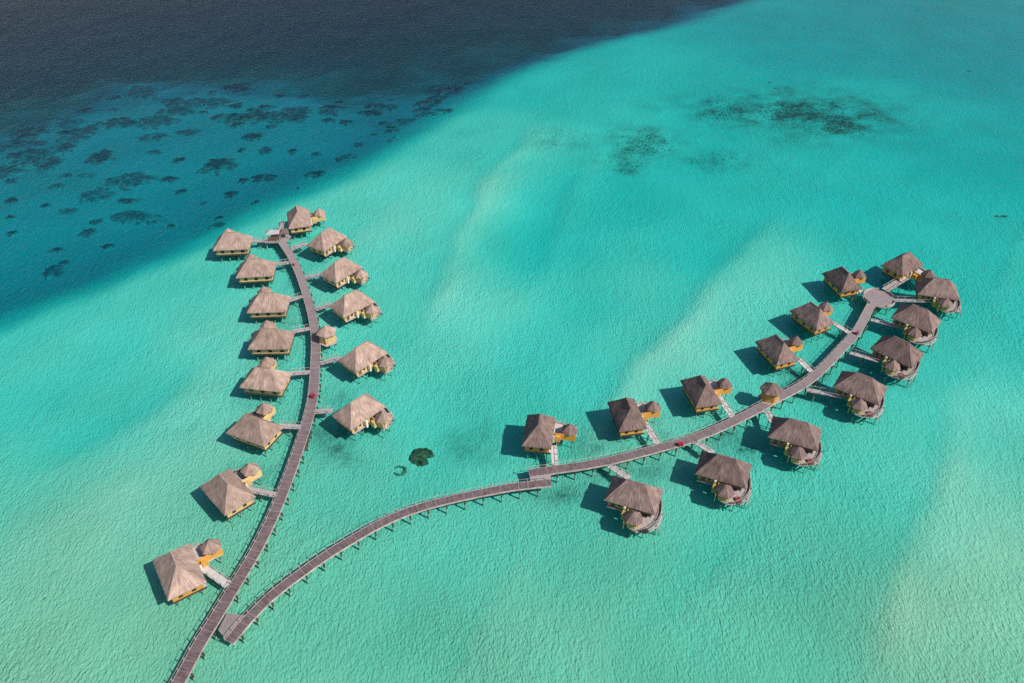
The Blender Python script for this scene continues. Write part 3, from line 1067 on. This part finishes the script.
W_UP, BU = walkway(UP, 2.3, 'greying walkway lined with bungalows, running from the step to the round platform', lambda t: 0.05 + 0.7 * t ** 1.3)


def slab(root, base, pts, z, mat, name, th=0.15, wear=0.6):
    q = MB()
    poly = [(p.x - base.x, p.y - base.y) for p in pts]
    q.prism(poly, z - th, z)
    q.att = [wear] * len(q.v)
    return q.build(name, mat, root)


# fork platform between the two walkways, step platform, round platform, head landing
slab(W_LOW, BW, [at(218, 630, WALK_Z), at(225, 638, WALK_Z), at(245, 615, WALK_Z), at(227, 613, WALK_Z)], WALK_Z - 0.01, M['deck'], 'fork_platform', wear=0.55)
slab(W_UP, BU, [at(530.5, 482, WALK_Z), at(551, 480, WALK_Z), at(551, 474, WALK_Z), at(530, 476.5, WALK_Z)], WALK_Z - 0.01, M['deck'], 'step_platform', wear=0.9)
cc = at(879, 298.5, WALK_Z)
q = MB()
n = 40
rings = [(0.02, 5), (1.6, 5), (3.2, 5), (4.75, 5)]
v, uv = [], []
for r_, _ in rings:
    for k in range(n + 1):
        a_ = 2 * math.pi * k / n
        v.append((cc.x - BU.x + r_ * math.cos(a_), cc.y - BU.y + r_ * math.sin(a_), WALK_Z + 0.012))
        uv.append((r_ * 1.4 + 0.5, a_ * 3))
f = []
for i in range(len(rings) - 1):
    for k in range(n):
        f.append((i * (n + 1) + k, (i + 1) * (n + 1) + k, (i + 1) * (n + 1) + k + 1, i * (n + 1) + k + 1))
q.add(v, f, uv, [0.65] * len(v))
low = [(x, y) for x, y, _ in v[-(n + 1):-1]]
q2 = MB(); q2.prism(low, WALK_Z - 0.3, WALK_Z + 0.008); q2.build('platform_rim', M['beam'], W_UP)
q.build('round_platform', M['deck'], W_UP)
GAP = {24, 25, 26, 27, 28, 29, 30, 5, 6, 7, 38, 39, 0, 18, 19}
k = 0
while k < n:
    if k in GAP:
        k += 1
        continue
    q = MB()
    while k < n and k not in GAP:
        a0, a1 = 2 * math.pi * k / n, 2 * math.pi * (k + 1) / n
        q.bar((cc.x - BU.x + 4.65 * math.cos(a0), cc.y - BU.y + 4.65 * math.sin(a0), WALK_Z + 0.4), (cc.x - BU.x + 4.65 * math.cos(a1), cc.y - BU.y + 4.65 * math.sin(a1), WALK_Z + 0.4), 0.1, 0.75)
        k += 1
    q.build('platform_parapet', M['rail'], W_UP)
for k in range(8):
    a_ = 2 * math.pi * (k + 0.5) / 8
    inst('pile', pile_mesh(4.6, WALK_Z - 0.32, 0.17), W_UP, (cc.x - BU.x + 4.1 * math.cos(a_), cc.y - BU.y + 4.1 * math.sin(a_), 0))
# dark low boat landing hung on the sunny side of the long walkway
slab(W_LEFT, BL, [at(310.5, 434, 0.9), at(306.5, 451, 0.9), at(304.3, 450, 0.9), at(308.2, 433, 0.9)], 0.95, M['pile'], 'boat_landing', wear=0.0)
# landing at the head of the long walkway
hc = at(277, 239, WALK_Z)
slab(W_LEFT, BL, [hc + Vector(p) for p in ((-3.6, -2.6, 0), (3.4, -2.6, 0), (4.6, 1.6, 0), (3.0, 3.4, 0), (-2.4, 3.4, 0))], WALK_Z + 0.015, M['deck'], 'head_landing', wear=0.8)
for dx, dy in ((-3.2, -2.2), (3.0, -2.2), (4.0, 1.5), (-2.0, 3.0)):
    inst('pile', pile_mesh(6.0, WALK_Z - 0.14, 0.17), W_LEFT, (hc.x + dx - BL.x, hc.y + dy - BL.y, 0))

WPTS = [p_ for pix in (LEFT, UP) for p_ in resample(arc_pts([at(x, y, WALK_Z) for x, y in pix], 12), 0.25)[0]]
for i, ((lx, ly), (bx, by)) in FB.items():
    a_ = local(i, lx, ly, FLOOR - 0.05)
    b_ = at(bx, by, WALK_Z)
    if i in FB_END:
        a_ = at(*FB_END[i], FLOOR - 0.05)
    d_ = (b_ - a_); d_.z = 0; d_.normalize()
    a_ = a_ - d_ * 0.7
    for _ in range(60):                       # end the bridge at the walkway's edge beam
        dist = min((Vector((q_.x, q_.y)) - Vector((b_.x, b_.y))).length for q_ in WPTS)
        if i in (19, 20, 21):
            dist = min(dist, (Vector((cc.x, cc.y)) - Vector((b_.x, b_.y))).length - 3.2)
        if dist >= 1.40:
            break
        b_ = b_ - d_ * 0.1
    kind = HUTS[i][1]
    wdt = 2.3 if kind == 'E' else (1.9 if i == 0 else 1.6)
    mat = M['white_floor'] if i in (0, 25, 26, 27) or kind == 'N' else M['floor']
    nm = H[i][5].split('bungalow', 1)
    col = 'whitish' if mat is M['white_floor'] else 'grey'
    rest = nm[1].strip(' ,')
    wd = ('%s footbridge serving bungalow %s' % (col, rest)).split()[:16]
    while wd[-1] in ('the', 'and', 'of', 'by', 'a', 'on', 'to', 'from', 'its', 'with', 'walkway,', 'long', 'where', 'just', 'two', 'between', 'beside', 'very', 'inner', 'outer', 'at', 'in', 'round', 'one', 'towards', 'that', 'after', 'clear'):
        wd.pop()
    footbridge(i, a_, b_, wdt, mat, ' '.join(wd).rstrip(','))


# shelter over the head landing: pale hipped awning and a grey one on posts
sh = thing('shelter', 'small whitish hipped shelter roof on posts at the head of the long walkway', 'shelter', (hc.x - 0.9, hc.y - 0.2, 0), R(8))
q = MB()
q.add([(-2.4, -1.5, 4.0), (2.2, -1.5, 4.0), (2.2, 1.6, 4.0), (-2.4, 1.6, 4.0), (-1.0, 0.0, 4.9), (1.1, 0.0, 4.9)],
      [(0, 1, 5, 4), (1, 2, 5), (2, 3, 4, 5), (3, 0, 4), (0, 3, 2, 1)])
q.build('roof', M['pale_roof'], sh)
q = MB()
q.box(-1.9, 1.8, -1.1, -0.95, WALK_Z + 0.02, WALK_Z + 1.5)
q.build('back_panel', M['brown'], sh)
pq = MB(); pq.box(-0.08, 0.08, -0.08, 0.08, WALK_Z + 0.02, 4.0); pq = pq.mesh('post', M['rail'])
for x, y in ((-2.1, -1.25), (2.0, -1.25), (2.0, 1.35), (-2.1, 1.35)):
    inst('post', pq, sh, (x, y, 0))

sh = thing('shelter', 'low dark grey pyramid roof next to the whitish shelter at the walkway head', 'shelter', (hc.x + 2.4, hc.y + 1.2, 0), R(20))
hip_roof(4, 2.3, 3.6, 0.9, 5.0, R(45)).build('roof', M['thatch_grey'], sh)
for x, y in ((-1.3, -1.3), (1.3, -1.3), (1.3, 1.3), (-1.3, 1.3)):
    inst('post', pq, sh, (x, y, -0.25))

# ------------------------------------------------------------------ little service huts
def service_hut(px, py, rmat, wmat, label, rot, rad):
    p = at(px, py, 4.4); p.z = 0
    root = thing('service_hut', label, 'hut', p, rot, 'small thatched huts beside the walkways')
    hip_roof(6, rad, 4.4, 2.1, px, R(30)).build('roof', rmat, root)
    hexp = lambda r_: [(r_ * math.cos(R(30 + 60 * k)), r_ * math.sin(R(30 + 60 * k))) for k in range(6)]
    q = MB(); q.prism(hexp(rad - 0.7), WALK_Z + 0.03, 4.75); w_ = q.build('wall', wmat, root)
    q = MB(); q.box(-0.5, 0.5, -(rad - 0.7) * 0.866 - 0.06, -(rad - 0.7) * 0.866 + 0.01, WALK_Z + 0.05, 4.1); q.build('door', M['brown'], w_)
    q = MB(); q.prism(hexp(rad - 0.1), WALK_Z - 0.2, WALK_Z + 0.02); q.build('floor', M['floor'], root)
    for k in range(6):
        x, y = hexp(rad - 0.6)[k]
        inst('pile', pile_mesh(4.6, WALK_Z - 0.21, 0.13), root, (x, y, 0))
    q = MB(); q.cyl(0, 0, 6.4, 8.0, 0.05, 0.04, 6); q.build('finial', M['cream'], root)
    return root


service_hut(326.3, 331.5, M['thatch_pale'], M['yellow'], 'little pale hut with pointed thatch at the edge of the long walkway', 0.0, 3.0)
service_hut(771.5, 389, M['thatch_grey'], M['orange'], 'small grey thatched hut with pointed roof beside the greying walkway', R(15), 3.0)

# ------------------------------------------------------------------ red buggies
def buggy():
    root = thing('buggy', '', 'buggy', group='red service buggies on the walkways')
    q = MB(); q.box(-1.15, 1.15, -0.55, 0.55, 0.28, 0.62); q.box(0.55, 1.15, -0.52, 0.52, 0.62, 0.9); q.box(-1.15, -0.5, -0.52, 0.52, 0.62, 0.95)
    q.build('body', M['red'], root)
    q = MB(); q.prism([(-1.1, -0.55), (0.75, -0.6), (0.85, 0), (0.75, 0.6), (-1.1, 0.55)], 1.72, 1.82); q.build('canopy', M['red'], root)
    q = MB(); q.box(-0.5, 0.0, -0.5, 0.5, 0.62, 0.8); q.box(-0.5, -0.38, -0.5, 0.5, 0.8, 1.25); q.build('seat', M['black'], root)
    for x, y in ((0.7, -0.5), (0.7, 0.5), (-1.0, -0.5), (-1.0, 0.5)):
        q = MB(); q.bar((x, y, 0.85), (x, y, 1.73), 0.05, 0.05, Vector((1, 0, 0))); q.build('post', M['black'], root)
    for x in (-0.75, 0.75):
        for y in (-0.58, 0.58):
            q = MB()
            v = [(x + 0.28 * math.cos(R(30 * k)), y - 0.09, 0.28 + 0.28 * math.sin(R(30 * k))) for k in range(12)]
            v += [(a_, b_ + 0.18, c_) for a_, b_, c_ in v]
            q.add(v, [tuple(range(12)), tuple(range(23, 11, -1))] + [(k, 12 + k, 12 + (k + 1) % 12, (k + 1) % 12) for k in range(12)])
            q.build('wheel', M['black'], root)
    root.scale = (0.6, 0.6, 0.6)
    return root


b0 = buggy()
tab = reg(None)
BG = [(312.6, 394.5, 78, 'red buggy on the long walkway, opposite the bungalow with the seaweed stain'),
      (680.8, 443, 15, 'red buggy driving on the greying walkway between the rows of bungalows'),
      (857.6, 331.5, 52, 'dull red buggy near the round platform on the greying walkway'),
      (294.2, 263, 120, 'small pinkish red buggy near the head of the long walkway')]
for k, (px, py, ang, lab) in enumerate(BG):
    p = at(px, py, WALK_Z + 0.9); p.z = WALK_Z
    if k == 0:
        b0.location, b0.rotation_euler, b0['label'] = p, (0, 0, R(ang)), lab
    else:
        r_ = dup(b0, tab, p, R(ang), lab)
        if k > 1:
            for c_ in r_.children_recursive if False else [o_ for o_ in COL.objects if o_.parent == r_]:
                if c_.name.startswith(('body', 'canopy')):
                    c_.material_slots[0].link = 'OBJECT'
                    c_.material_slots[0].material = M['dull_red'] if k == 2 else M['pink']


# ------------------------------------------------------------------ deck furniture
def lounger():
    root = thing('sun_lounger', '', 'lounger', group='white loungers on bungalow decks')
    q = MB(); q.box(-1.0, 0.35, -0.36, 0.36, 0.30, 0.44); q.build('mattress', M['white_cloth'], root)
    q = MB(); q.bar((0.35, 0, 0.37), (0.95, 0, 0.75), 0.72, 0.13); q.build('backrest', M['white_cloth'], root)
    q = MB(); q.box(-1.0, 0.9, -0.38, 0.38, 0.2, 0.29); q.build('frame', M['brown'], root)
    for x in (-0.85, 0.75):
        for y in (-0.3, 0.3):
            q = MB(); q.box(x - 0.04, x + 0.04, y - 0.04, y + 0.04, 0, 0.2); q.build('leg', M['brown'], root)
    return root


def daybed():
    root = thing('daybed', '', 'daybed', group='maroon daybeds on bungalow decks')
    q = MB(); q.box(-1.1, 1.1, -0.75, 0.75, 0.12, 0.32); q.build('frame', M['brown'], root)
    q = MB(); q.box(-1.05, 1.05, -0.7, 0.7, 0.321, 0.52); q.build('mattress', M['maroon'], root)
    q = MB(); q.box(0.7, 1.02, -0.6, 0.6, 0.521, 0.68); q.build('bolster', M['maroon'], root)
    for x in (-1, 1):
        for y in (-0.65, 0.65):
            q = MB(); q.box(x - 0.05, x + 0.05, y - 0.05, y + 0.05, 0, 0.12); q.build('leg', M['brown'], root)
    root.scale = (0.85, 0.85, 0.85)
    return root


l0, d0 = lounger(), daybed()
tab = reg(None)
first = {'l': True, 'd': True}


def furnish(kind, i, x, y, ang, lab):
    src = l0 if kind == 'l' else d0
    p = local(i, x, y, FLOOR)
    rz = HUTS[i][3] + R(ang)
    if first[kind]:
        src.location, src.rotation_euler, src['label'] = p, (0, 0, rz), lab
        first[kind] = False
    else:
        dup(src, tab, p, rz, lab)


for i, nm in ((12, 'between little hut and seaweed stain'), (13, 'beside the round coral head'), (10, 'second below the head shelter'), (11, 'just beyond the little hut')):
    furnish('l', i, -4.2, 5.3, 170, 'white lounger tucked under the eave of pale bungalow ' + nm)
    furnish('l', i, -5.6, 5.4, 160, 'white lounger on open boards of pale bungalow ' + nm)
for i, nm in ((23, 'third back from the round platform'), (24, 'opposite the small square hut'), (25, 'third from the walkway step'), (26, 'second from the walkway step')):
    furnish('d', i, -5.0, 6.6, 120, 'maroon daybed on the curved deck of grey bungalow ' + nm)
tb = thing('table', 'low black table on the curved deck of the grey bungalow first from the step', 'table', local(27, -4.6, 8.0, FLOOR), HUTS[27][3])
q = MB(); q.cyl(0, 0, 0.42, 0.5, 0.85, 0.85, 16); q.build('tabletop', M['black'], tb)
q = MB(); q.cyl(0, 0, 0.0, 0.42, 0.3, 0.12, 10); q.build('pedestal', M['black'], tb)


# ------------------------------------------------------------------ coral heads and reef patches
def mound(p, rx, ry, hgt, mat, name, seed, rot=0.0, notch=0.0, hole=0.0, rag=0.45):
    """lumpy low coral mound on the seabed with a ragged outline"""
    q = MB()
    nr, na = 8, 84
    v = []
    for i in range(nr + 1):
        t = i / nr
        for k in range(na):
            a_ = 2 * math.pi * k / na
            edge_ = 1 + rag * mnoise.fractal((math.cos(a_) * 2.0 + seed, math.sin(a_) * 2.0, seed * 0.7), 0.7, 2.1, 6)
            if notch:
                da = (a_ - 5.9 + math.pi) % (2 * math.pi) - math.pi
                edge_ *= 1 - notch * math.exp(-(da / 0.28) ** 2)
            rr = hole + (1 - hole) * t
            x, y = rx * edge_ * rr * math.cos(a_), ry * edge_ * rr * math.sin(a_)
            z = hgt * (1 - t ** 3) * (0.75 + 0.5 * mnoise.fractal((x * 0.45 + seed, y * 0.45, 3.1), 0.7, 2.0, 3)) + 0.25 * mnoise.noise((x * 1.4, y * 1.4, seed)) * (1 - t)
            if hole:
                z *= min(1.0, 4 * t)
            if i == nr:
                z = -0.5
            x_, y_ = x * math.cos(rot) - y * math.sin(rot), x * math.sin(rot) + y * math.cos(rot)
            v.append((x_, y_, z))
    f = []
    for i in range(nr):
        for k in range(na):
            f.append((i * na + k, (i + 1) * na + k, (i + 1) * na + (k + 1) % na, i * na + (k + 1) % na))
    if not hole:
        v.append((0, 0, hgt))
        for k in range(na):
            f.append((len(v) - 1, k, (k + 1) % na))
    q.add(v, f, None, [max(1e-4, min(1.0, (i_ // na) / nr)) for i_ in range((nr + 1) * na)] + [1e-4] * (len(v) - (nr + 1) * na))
    o_ = q.build(name, mat, None, True)
    d = depth_at(p)
    o_.location = (p.x, p.y, -d - 0.03)
    return o_


def px_size(px, py, wpx, hpx):
    a_, b_ = at(px - wpx / 2, py), at(px + wpx / 2, py)
    c_, d_ = at(px, py - hpx / 2), at(px, py + hpx / 2)
    return (b_ - a_).length / 2, (d_ - c_).length / 2


p = at(420.5, 451)
o = mound(p, *px_size(420, 451, 27, 20), 0.9, M['coral'], 'coral_outcrop', 2.0, notch=0.5, rag=0.14)
tag(o, 'round dark brown coral head with a notch in its side, in pale lagoon water', 'coral')
p = at(399, 465.5)
rx_, ry_ = px_size(399, 465, 12, 8)
q = MB()
pts = []
for k in range(15):
    a_ = R(-150 + 21 * k)
    pts.append(Vector((rx_ * math.cos(a_), ry_ * math.sin(a_), 0)))
for k, (a_, b_) in enumerate(zip(pts[:-1], pts[1:])):
    wd = (0.75 * math.sin(math.pi * (k + 1) / 15) + 0.15) * (0.6 + 0.8 * abs(mnoise.noise((k * 0.9, 2.2, 0))))
    j_ = Vector((0.25 * mnoise.noise((k * 1.3, 0, 1)), 0.25 * mnoise.noise((k * 1.3, 5, 1)), 0.1))
    q.bar(a_ + j_, b_ + j_, wd, 0.45)
o = q.build('coral_ring', M['weed'])
o.location = (p.x, p.y, -depth_at(p))
tag(o, 'thin dark open ring of coral beside the notched coral head', 'coral')

REEF = [(250, 122, 20, 9), (215, 150, 36, 15), (260, 160, 22, 10), (240, 163, 13, 6), (227, 176, 13, 7), (315, 160, 21, 9), (348, 142, 23, 8), (357, 127, 10, 5), (395, 128, 14, 6),
        (216, 214, 16, 7), (215, 202, 9, 5), (254, 189, 9, 5), (296, 175, 5, 3), (240, 135, 10, 6), (263, 135, 13, 9), (290, 135, 10, 6), (314, 137, 10, 5), (127, 165, 46, 17),
        (90, 180, 34, 15), (95, 142, 26, 16), (165, 164, 20, 7), (176, 175, 11, 6), (125, 185, 26, 5), (82, 215, 18, 10), (130, 200, 46, 12), (142, 201, 24, 10), (92, 205, 15, 6),
        (101, 227, 13, 5), (166, 207, 8, 4), (45, 251, 22, 13), (50, 232, 13, 6), (56, 243, 10, 5), (62, 195, 19, 6), (40, 190, 12, 4), (52, 171, 16, 5), (5, 217, 12, 6), (3, 202, 10, 5),
        (6, 165, 14, 7), (5, 185, 13, 7), (45, 148, 22, 18), (150, 137, 14, 5), (175, 145, 14, 5), (82, 160, 16, 5), (25, 120, 18, 6), (217, 103, 17, 6), (234, 110, 22, 7), (290, 103, 38, 12),
        (327, 106, 14, 6), (344, 107, 16, 6), (382, 105, 10, 5), (410, 106, 15, 6), (255, 97, 22, 7), (175, 97, 38, 11), (198, 90, 32, 9), (120, 110, 40, 9), (75, 118, 30, 9), (150, 122, 30, 9),
        (60, 132, 26, 9), (185, 118, 24, 7), (15, 140, 26, 8), (330, 92, 30, 8), (370, 96, 26, 7), (440, 82, 24, 6), (270, 112, 12, 5), (200, 185, 8, 4), (60, 160, 12, 5)]
BIGL = {1: 'large branching dark reef patch in the middle of the blue shelf', 17: 'broad dark reef patch, widest of those on the blue shelf', 24: 'long ragged dark reef patch just seaward of the tailing spots',
        29: 'dark reef patch standing apart, lowest toward the pale lagoon edge', 6: 'dark reef patch isolated close to the bright drop-off edge', 5: 'oval dark reef patch in clear blue near the drop-off bend'}
rr_ = random.Random(11)
for _ in range(85):
    px = rr_.uniform(-5, 470)
    ye = float(np.interp(px, [0, 40, 80, 130, 190, 250, 320, 370, 420, 455, 490], [132, 108, 96, 80, 76, 74, 84, 88, 84, 74, 60]))
    py = ye + rr_.uniform(-6, 30)
    w_ = rr_.choice([8, 10, 12, 16, 22, 30, 40])
    REEF.append((px, py, w_, w_ * rr_.uniform(0.25, 0.36)))
for k, (px, py, w_, h_) in enumerate(REEF):
    p = at(px, py)
    rx_, ry_ = px_size(px, py, w_ * 1.15, h_ * 1.0)
    o = mound(p, rx_, ry_, 0.6 + 0.025 * w_, M['reef'], 'reef_patch', 3.7 * k + 1.3, rag=0.42)
    tag(o, BIGL.get(k, 'ragged dark reef patch among many on the blue shelf beyond the lagoon edge'), 'reef patch', 'dark reef patches on the blue shelf')
for k, (px, py, w_, h_, lab) in enumerate([(1006.5, 210, 9, 2.2, 'dark slender rock in turquoise water near the picture edge'), (518.5, 76.5, 0, 0, '')][:1] + [
        (1009, 210.6, 0, 0, '')][:0] + [(778, 83, 6, 2, 'small dark rock just beyond the big seagrass bed'), (771, 76.5, 4, 1.4, 'tiny dark rock farthest beyond the big seagrass bed'),
        (972, 64, 4, 1.4, 'lone tiny dark rock in far turquoise water'), (1000, 210, 4, 2.0, 'tiny dark rock tucked beside the slender dark rock'), (43, 596, 3, 3, 'single black speck of rock in the pale shallows'), (549, 463, 2, 2, '')]):
    if not lab:
        continue
    p = at(px, py)
    o = mound(p, *px_size(px, py, w_, h_), 0.6, M['reef'], 'coral_rock', 40.0 + k, rag=0.3)
    tag(o, lab, 'coral')

# ------------------------------------------------------------------ seagrass beds: tufts on the sand
q = MB()
rnd = random.Random(3)
BEDS = [(812, 108, 60, 15, 1900), (760, 106, 66, 10, 900), (842, 124, 36, 8, 900), (722, 106, 40, 13, 450), (645, 138, 36, 15, 600), (626, 158, 22, 11, 280), (560, 135, 34, 12, 160), (720, 155, 50, 14, 160)]
for px, py, rx_, ry_, n_ in BEDS:
    for _ in range(n_):
        a_, r_ = rnd.uniform(0, 2 * math.pi), math.hypot(rnd.gauss(0, 0.45), rnd.gauss(0, 0.45))
        if r_ > 1.0:
            continue
        p = at(px + rx_ * r_ * math.cos(a_), py + ry_ * r_ * math.sin(a_))
        cl = mnoise.noise((p.x * 0.06, p.y * 0.06, 1.7))
        if cl < rnd.uniform(-0.75, 0.45):
            continue
        q.v.append((p.x, p.y, 0)); q.att.append(0)
tp_ = np.array(q.v)
dd = seabed_depth(tp_[:, 0], tp_[:, 1])
q = MB()
for (x, y, _), d in zip(tp_, dd):
    for _ in range(2):
        ox, oy = rnd.uniform(-0.5, 0.5), rnd.uniform(-0.5, 0.5)
        a_ = rnd.uniform(0, math.pi)
        s_, hh_ = rnd.uniform(0.18, 0.45), rnd.uniform(0.12, 0.3)
        cxx, cyy = math.cos(a_) * s_, math.sin(a_) * s_
        q.add([(x + ox - cxx, y + oy - cyy, -d - 0.05), (x + ox + cxx, y + oy + cyy, -d - 0.05), (x + ox + cyy * 0.9, y + oy - cxx * 0.9, -d + hh_)], [(0, 1, 2)])
o = q.build('seagrass', M['weed'])
o['kind'] = 'stuff'
o['label'] = 'dark ragged seagrass beds on the sand in the far turquoise water'
